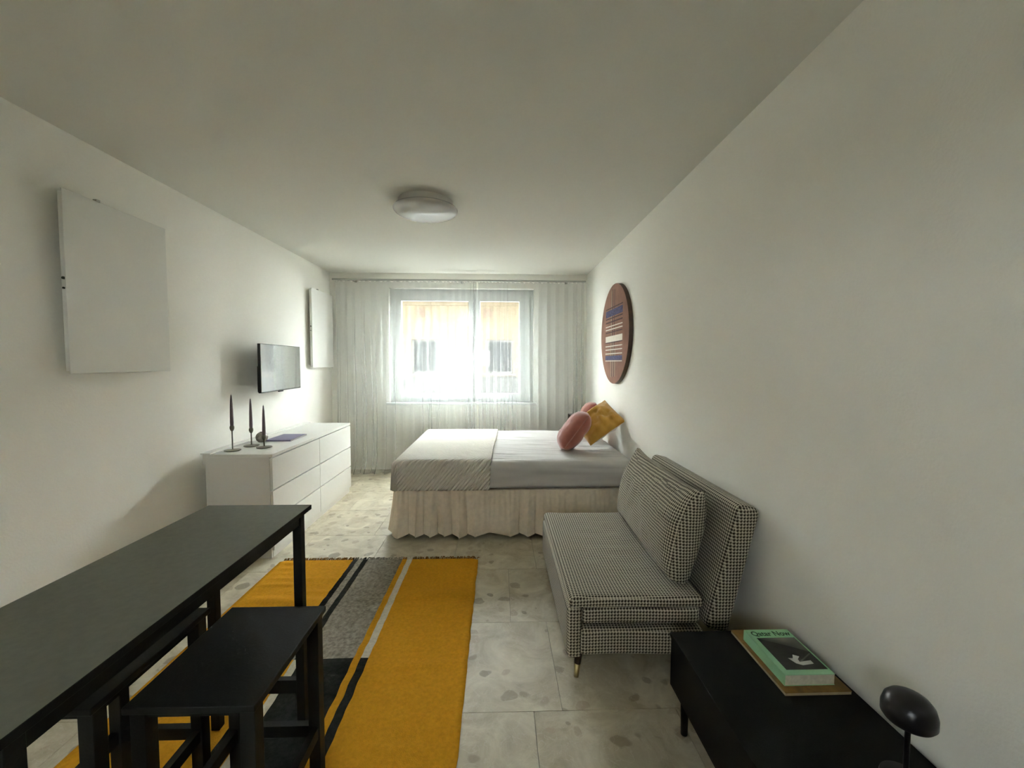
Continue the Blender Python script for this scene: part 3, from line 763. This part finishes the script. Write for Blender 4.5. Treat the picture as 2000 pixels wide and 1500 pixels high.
# ------------------------------------------------------------------ rug
RX0, RX1, RY0, RY1 = -1.588, -0.150, 0.96, 3.012
YC = 1.982
xb = [RX0, -1.068, -1.034, -0.995, -0.960, -0.708, -0.674, -0.636, RX1]
far_m = [0, 2, 1, 2, 1, 0, 3, 0]
near_m = [0, 2, 0, 3, 2, 0, 2, 0]
def rug():
    xsn, cm = [xb[0]], []
    for i in range(8):
        n = max(1, int((xb[i + 1] - xb[i]) / 0.025))
        for k in range(n):
            xsn.append(xb[i] + (xb[i + 1] - xb[i]) * (k + 1) / n); cm.append(i)
    ysn = []
    nf, nn_ = 110, 90
    for k in range(nn_): ysn.append(RY0 + (YC - RY0) * k / nn_)
    for k in range(nf + 1): ysn.append(YC + (RY1 - YC) * k / nf)
    V, F, mi = [], [], []
    def h(x, y):
        e = min(x - RX0, RX1 - x, RY1 - y)
        r = 0.010 * max(0, noise.noise(Vector((x * 1.5, y * 9, 0)))) + 0.006 * max(0, noise.noise(Vector((x * 2.2 + 5, y * 17, 2))))
        if x < -1.05 and y > 2.4: r *= 1.6
        if y < 1.75 and x < -0.5: r = 0
        return r * min(1, max(0, e / 0.08))
    nx, ny = len(xsn), len(ysn)
    rr = random.Random(3)
    jit = [[0.0] * ny for _ in range(nx)]
    for lay in (0, 1):
        for i, x in enumerate(xsn):
            for j, y in enumerate(ysn):
                xx, yy = x, y
                inner = x not in (RX0, RX1)
                if inner: xx += 0.004 * noise.noise(Vector((round(x, 3) * 3, y * 14, 7)))
                # soft corners
                for cx_ in (RX0, RX1):
                    d = abs(x - cx_)
                    if d < 0.05 and RY1 - y < 0.05:
                        yy -= 0.02 * (1 - d / 0.05) * (1 - (RY1 - y) / 0.05)
                V.append((xx, yy, 0.0008 if lay == 0 else 0.0068 + h(x, y)))
    b1 = nx * ny
    for i in range(nx - 1):
        for j in range(ny - 1):
            q = (i * ny + j, (i + 1) * ny + j, (i + 1) * ny + j + 1, i * ny + j + 1)
            F.append(tuple(k + b1 for k in q))
            mi.append((far_m if ysn[j] >= YC - 1e-6 else near_m)[cm[i]])
            F.append(q[::-1]); mi.append(0)
    for i in range(nx - 1):
        for j in (0, ny - 1):
            a, b = i * ny + j, (i + 1) * ny + j
            F.append((a, b, b + b1, a + b1) if j == 0 else (b, a, a + b1, b + b1)); mi.append((near_m if j == 0 else far_m)[cm[i]])
    for j in range(ny - 1):
        for i in (0, nx - 1):
            a, b = i * ny + j, i * ny + j + 1
            F.append((b, a, a + b1, b + b1) if i == 0 else (a, b, b + b1, a + b1)); mi.append(0)
    root = thing('woven_rug', 'flat-woven mustard rug with grey, black and cream stripes on the stone floor', 'rug', ((RX0 + RX1) / 2, (RY0 + RY1) / 2, 0))
    put('weave', V, F, [M_rusty, M_wgrey, M_wblack, M_wwhite], root, smooth=True, midx=mi)
    # fringe: loose wool ends, far and near
    for (ye, sgn) in ((RY1, 1), (RY0, -1)):
        V, F, mi = [], [], []
        x = RX0 + 0.02
        while x < RX1 - 0.01:
            ci = max(k for k in range(8) if xb[k] <= x)
            mcol = [4, 1, 2, 3][(far_m if sgn > 0 else near_m)[ci]]
            L_ = rr.uniform(0.018, 0.040); dx = rr.uniform(-0.018, 0.018); zz = rr.uniform(0.006, 0.016)
            n = len(V); w = 0.0028
            for (px, py, pz) in ((x, ye - 0.003 * sgn, 0.006), (x + dx * 0.5, ye + sgn * L_ * 0.5, zz), (x + dx, ye + sgn * L_, 0.003)):
                V += [(px - w, py, pz), (px + w, py, pz), (px, py, pz + 0.004)]
            for s in (0, 3):
                for a, b in ((0, 1), (1, 2), (2, 0)): F.append((n + s + a, n + s + b, n + s + 3 + b, n + s + 3 + a)); mi.append(mcol)
            x += rr.uniform(0.004, 0.008)
        o = put('fringe', V, F, [M_rusty, M_wgrey, M_wblack, M_wwhite, M_fringe], root, midx=mi)
        o['kind'] = 'stuff'
rug()

# ------------------------------------------------------------------ high table and stools
TX0, TX1, TY0, TY1, TZ = -1.146, -0.745, 0.613, 1.648, 0.89
tb = thing('bar_table', 'long narrow black wooden high table in the left foreground', 'table', ((TX0 + TX1) / 2, (TY0 + TY1) / 2, 0))
ttp = box('table_top', TX0, TX1, TY0, TY1, TZ - 0.018, TZ, M_top, tb, bevel=0.001, seg=1)
ttp.data.materials.append(M_black)
for p_ in ttp.data.polygons: p_.material_index = 0 if p_.normal.z > 0.5 else 1  # only the upper face takes the lit colour
for x in (TX0 + 0.018, TX1 - 0.05):
    for y in (TY0 + 0.02, TY1 - 0.055):
        box('leg', x, x + 0.032, y, y + 0.032, 0.008 if x > RX0 and y > RY0 else 0.0, TZ - 0.018, M_black, tb, bevel=0.0015)
for x in (TX0 + 0.022, TX1 - 0.046):
    box('apron', x, x + 0.022, TY0 + 0.052, TY1 - 0.055, TZ - 0.063, TZ - 0.018, M_black, tb)
for y in (TY0 + 0.025, TY1 - 0.05):
    box('apron', TX0 + 0.05, TX1 - 0.05, y, y + 0.022, TZ - 0.063, TZ - 0.018, M_black, tb)
for y in (TY0 + 0.025, TY1 - 0.05):
    box('stretcher', TX0 + 0.05, TX1 - 0.05, y, y + 0.022, 0.15, 0.204, M_black, tb)
def stool(x0, x1, label):
    y0, y1, z = 0.952, 1.355, 0.65
    r = 0.0075
    s = thing('bar_stool', label, 'stool', ((x0 + x1) / 2, (y0 + y1) / 2, 0), 'black bar stools at the high table')
    box('seat', x0, x1, y0, y1, z - 0.018, z, M_black, s, bevel=0.003)
    lx_ = (x0 + 0.008, x1 - 0.044); ly_ = (y0 + 0.012, y1 - 0.048)
    for x in lx_:
        for y in ly_: box('leg', x, x + 0.036, y, y + 0.036, r, z - 0.018, M_black, s, bevel=0.0015)
    for x in (lx_[0] + 0.006, lx_[1] + 0.008):
        box('apron', x, x + 0.022, ly_[0] + 0.036, ly_[1], z - 0.038, z - 0.018, M_black, s)
        box('stretcher', x, x + 0.022, ly_[0] + 0.036, ly_[1], 0.232, 0.270, M_black, s)
    for y in (ly_[0] + 0.006, ly_[1] + 0.008):
        box('apron', lx_[0] + 0.036, lx_[1], y, y + 0.022, z - 0.038, z - 0.018, M_black, s)
        box('stretcher', lx_[0] + 0.036, lx_[1], y, y + 0.022, 0.232, 0.270, M_black, s)
stool(-0.878, -0.572, 'black wooden bar stool standing beside the high table')
stool(-1.252, -0.946, 'black wooden bar stool tucked under the high table')

# ------------------------------------------------------------------ sofa bed
SY0, SY1 = 1.80, 2.885
sf = thing('sofa_bed', 'small houndstooth sofa bed with folded seat against the right wall', 'sofa bed', (0.70, 2.34, 0))
def sag(p, u, v, w):
    x, y, z = p
    zz = z
    if z > 0.34:
        k = max(0, 1 - ((x - 0.66) / 0.30) ** 2) * max(0, 1 - ((y - 2.3) / 0.5) ** 2)
        zz -= 0.014 * k
        zz += 0.006 * k * noise.noise(Vector((x * 9, y * 14, 0)))
        zz += 0.02 * math.exp(-((x - 0.36) ** 2) / 0.002) * 0.2
    return (x + 0.004 * noise.noise(Vector((y * 3, z * 5, 1))), y + (0.006 * math.sin((x - 0.35) * 9) if y < SY0 + 0.05 else 0), zz)
soft_block('seat_cushion', rbox_fn(0.318, 0.935, SY0, SY1, 0.345, 0.398, 0.022, sag), 34, 56, 6, M_hound, sf)
soft_block('folded_cushion', rbox_fn(0.378, 0.925, SY0 + 0.012, SY1 - 0.012, 0.262, 0.346, 0.025, sag), 26, 40, 6, M_hound, sf)
soft_block('front_panel', rbox_fn(0.310, 0.378, SY0 + 0.004, SY1 - 0.004, 0.115, 0.352, 0.018), 6, 44, 14, M_hound, sf)
soft_block('base', rbox_fn(0.370, 0.945, SY0 + 0.01, SY1 - 0.012, 0.118, 0.240, 0.022, sag), 26, 40, 8, M_hound, sf)
box('inner_frame', 0.40, 0.93, SY0 + 0.10, SY1 - 0.10, 0.235, 0.27, M_blackplastic, sf)
def back_fn(u, v, w):
    base = rbox_fn(0, 0.115, SY0 + 0.005, SY1, 0, 0.60, 0.034)(u, v, w)
    # lean back
    a = math.radians(13.5)
    x, y, z = base
    X = 0.945 + x * math.cos(a) + z * math.sin(a)
    Z = 0.238 - x * math.sin(a) + z * math.cos(a)
    return Vector((min(X, XR - 0.004), y, Z))
soft_block('backrest', back_fn, 10, 52, 32, M_hound, sf)
for x, sx in ((0.375, -1), (0.90, 1)):
    for y, sy in ((SY0 + 0.06, -1), (SY1 - 0.07, 1)):
        top = Vector((x, y, 0.120)); bot = Vector((x + 0.014 * sx, y + 0.012 * sy, 0.0))
        mid = top.lerp(bot, 0.5)
        lg = tube('leg', top, mid, 0.018, 0.0145, M_walnut, sf)
        tube('brass_tip', mid, bot, 0.0146, 0.011, M_brass, lg)
# loose back cushion
def backcush_fn(u, v, w):
    # u thickness, v along, w height
    along = 1.00; hgt = 0.44
    t = 0.19
    pv, pw = 2 * v - 1, 2 * w - 1
    ends = 0.22 + 0.78 * max(0, 1 - abs(pv) ** 9) ** 0.5
    prof = ends * ((1 - 0.78 * pw ** 2.4) if pw > 0 else (1 - 0.30 * abs(pw) ** 2.5))
    y = pv * along / 2 * (1 - 0.02 * (1 - pw * pw))
    z = pw * hgt / 2 * (1 - 0.05 * (1 - abs(pv) ** 4))
    # ears at the upper corners
    z += 0.015 * max(0, pw) * abs(pv) ** 6
    x = (u - 0.5) * t * prof
    x += 0.007 * noise.noise(Vector((pv * 5, pw * 4, u * 2))) * prof + 0.006 * prof * noise.noise(Vector((pv * 16, pw * 2.5 + 3, 5))) * (1 if pw > 0.1 else 0.3)
    a = math.radians(13)
    X = 0.925 + x * math.cos(a) + z * math.sin(a)
    Z = 0.626 - x * math.sin(a) + z * math.cos(a)
    Y = 2.395 + y
    yaw = math.radians(-1.5)
    dx, dy = X - 0.935, Y - 2.395
    return Vector((0.935 + dx * math.cos(yaw) - dy * math.sin(yaw), 2.395 + dx * math.sin(yaw) + dy * math.cos(yaw), Z))
tag(soft_block('back_cushion', backcush_fn, 8, 64, 30, M_hound, None, loc=(0.92, 2.395, 0.40)), 'long houndstooth back cushion propped on the sofa bed', 'cushion')

# ------------------------------------------------------------------ low bench with things on it
bn = thing('low_bench', 'low matt black bench along the right wall in the foreground', 'bench', (0.93, 0.9, 0))
NX0, NX1, NY0, NY1, NZ = 0.688, 1.172, 0.05, 1.592, 0.38
box('bench_top', NX0, NX1, NY0, NY1, NZ - 0.018, NZ, M_blackmat, bn, bevel=0.0015, seg=1)
box('body', NX0 + 0.004, NX1 - 0.004, NY0 + 0.004, NY1 - 0.004, 0.165, NZ - 0.018, M_blackmat, bn, bevel=0.001, seg=1)
for x in (NX0 + 0.042, NX1 - 0.042):
    for y in (NY0 + 0.06, NY1 - 0.055):
        tube('leg', (x, y, 0.165), (x, y, 0.0), 0.016, 0.0125, M_blackmat, bn)
bd = thing('brown_board', 'flat brown leather board under the green book on the bench', 'board', (1.035, 1.42, NZ))
box('core', 0.930, 1.150, 1.263, 1.578, NZ, NZ + 0.009, M_tan, bd)
box('cover', 0.929, 1.151, 1.262, 1.579, NZ + 0.009, NZ + 0.012, M_brown, bd, bevel=0.001)
bk = thing('green_book', 'pale green paperback with a dark cover photo and title', 'book', (1.03, 1.405, NZ + 0.012))
kx0, kx1, ky0, ky1, kz0, kz1 = 0.946, 1.115, 1.289, 1.520, NZ + 0.012, NZ + 0.050
box('pages', kx0 + 0.001, kx1 - 0.001, ky0 + 0.001, ky1 - 0.001, kz0 + 0.002, kz1 - 0.002, M_paper, bk)
fc = box('front_cover', kx0, kx1, ky0, ky1, kz1 - 0.002, kz1, M_green, bk)
box('back_cover', kx0, kx1, ky0, ky1, kz0, kz0 + 0.002, M_green, bk)
box('spine', kx0 - 0.001, kx0 + 0.001, ky0, ky1, kz0, kz1, M_green, bk)
px0, px1, py0, py1 = kx0 + 0.020, kx1 - 0.006, ky0 + 0.022, ky1 - 0.048
zc = kz1 + 0.0002
def flat(name, pts, m, parent, z):
    return put(name, [(px0 + (px1 - px0) * a, py0 + (py1 - py0) * b, z) for a, b in pts], [tuple(range(len(pts)))], m, parent)
flat('cover_photo', [(0, 0), (1, 0), (1, 1), (0, 1)], M_photo, fc, zc)
flat('cover_photo_sky', [(0.02, 0.98), (0.35, 0.84), (0.7, 0.68), (1, 0.52), (1, 1), (0.05, 1)], M_photogrey, fc, zc + 0.0001)
flat('cover_photo_figure', [(0.30, 0.34), (0.42, 0.33), (0.50, 0.44), (0.62, 0.38), (0.52, 0.30), (0.50, 0.22), (0.80, 0.26), (0.80, 0.16), (0.50, 0.12), (0.38, 0.18)], M_photowhite, fc, zc + 0.0002)
flat('cover_photo_arm', [(0.52, 0.24), (0.55, 0.22), (0.97, 0.46), (0.95, 0.48)], M_photogrey, fc, zc + 0.00015)
tc_ = bpy.data.curves.new('title', 'FONT'); tc_.body = 'Qatar Now'; tc_.size = 0.034; tc_.align_x = 'LEFT'; tc_.extrude = 0.0; tc_.offset = 0.0008
to = bpy.data.objects.new('title_tmp', tc_); C.objects.link(to)
bpy.context.view_layer.update()
tme = bpy.data.meshes.new_from_object(to.evaluated_get(bpy.context.evaluated_depsgraph_get()))
bpy.data.objects.remove(to)
tw = max(v.co.x for v in tme.vertices); sc_ = 0.148 / tw
tme.materials.clear(); tme.materials.append(M_darkgreen)
tobj = bpy.data.objects.new('title', tme); C.objects.link(tobj); tobj.parent = fc
tobj.scale = (sc_, sc_ * 1.15, 1)
tobj.location = Vector((kx0 + 0.014, ky1 - 0.036, zc + 0.0002)) - org(fc)

lm = thing('mushroom_lamp', 'small black mushroom-shaped table lamp on the bench', 'lamp', (1.045, 0.98, NZ))
lathe('base', [(0.050, NZ), (0.052, NZ + 0.004), (0.050, NZ + 0.012), (0.012, NZ + 0.018)], 1.045, 0.98, M_lampblack, lm, n=36)
lathe('stem', [(0.006, NZ + 0.016), (0.006, NZ + 0.190)], 1.045, 0.98, M_lampblack, lm, n=16)
zb = NZ + 0.168
lathe('shade', [(0.010, zb + 0.003), (0.036, zb), (0.050, zb + 0.002), (0.0555, zb + 0.010), (0.0555, zb + 0.030), (0.050, zb + 0.050), (0.040, zb + 0.062), (0.024, zb + 0.071), (0.008, zb + 0.074), (0.001, zb + 0.0745)], 1.045, 0.98, M_lampblack, lm, n=48)
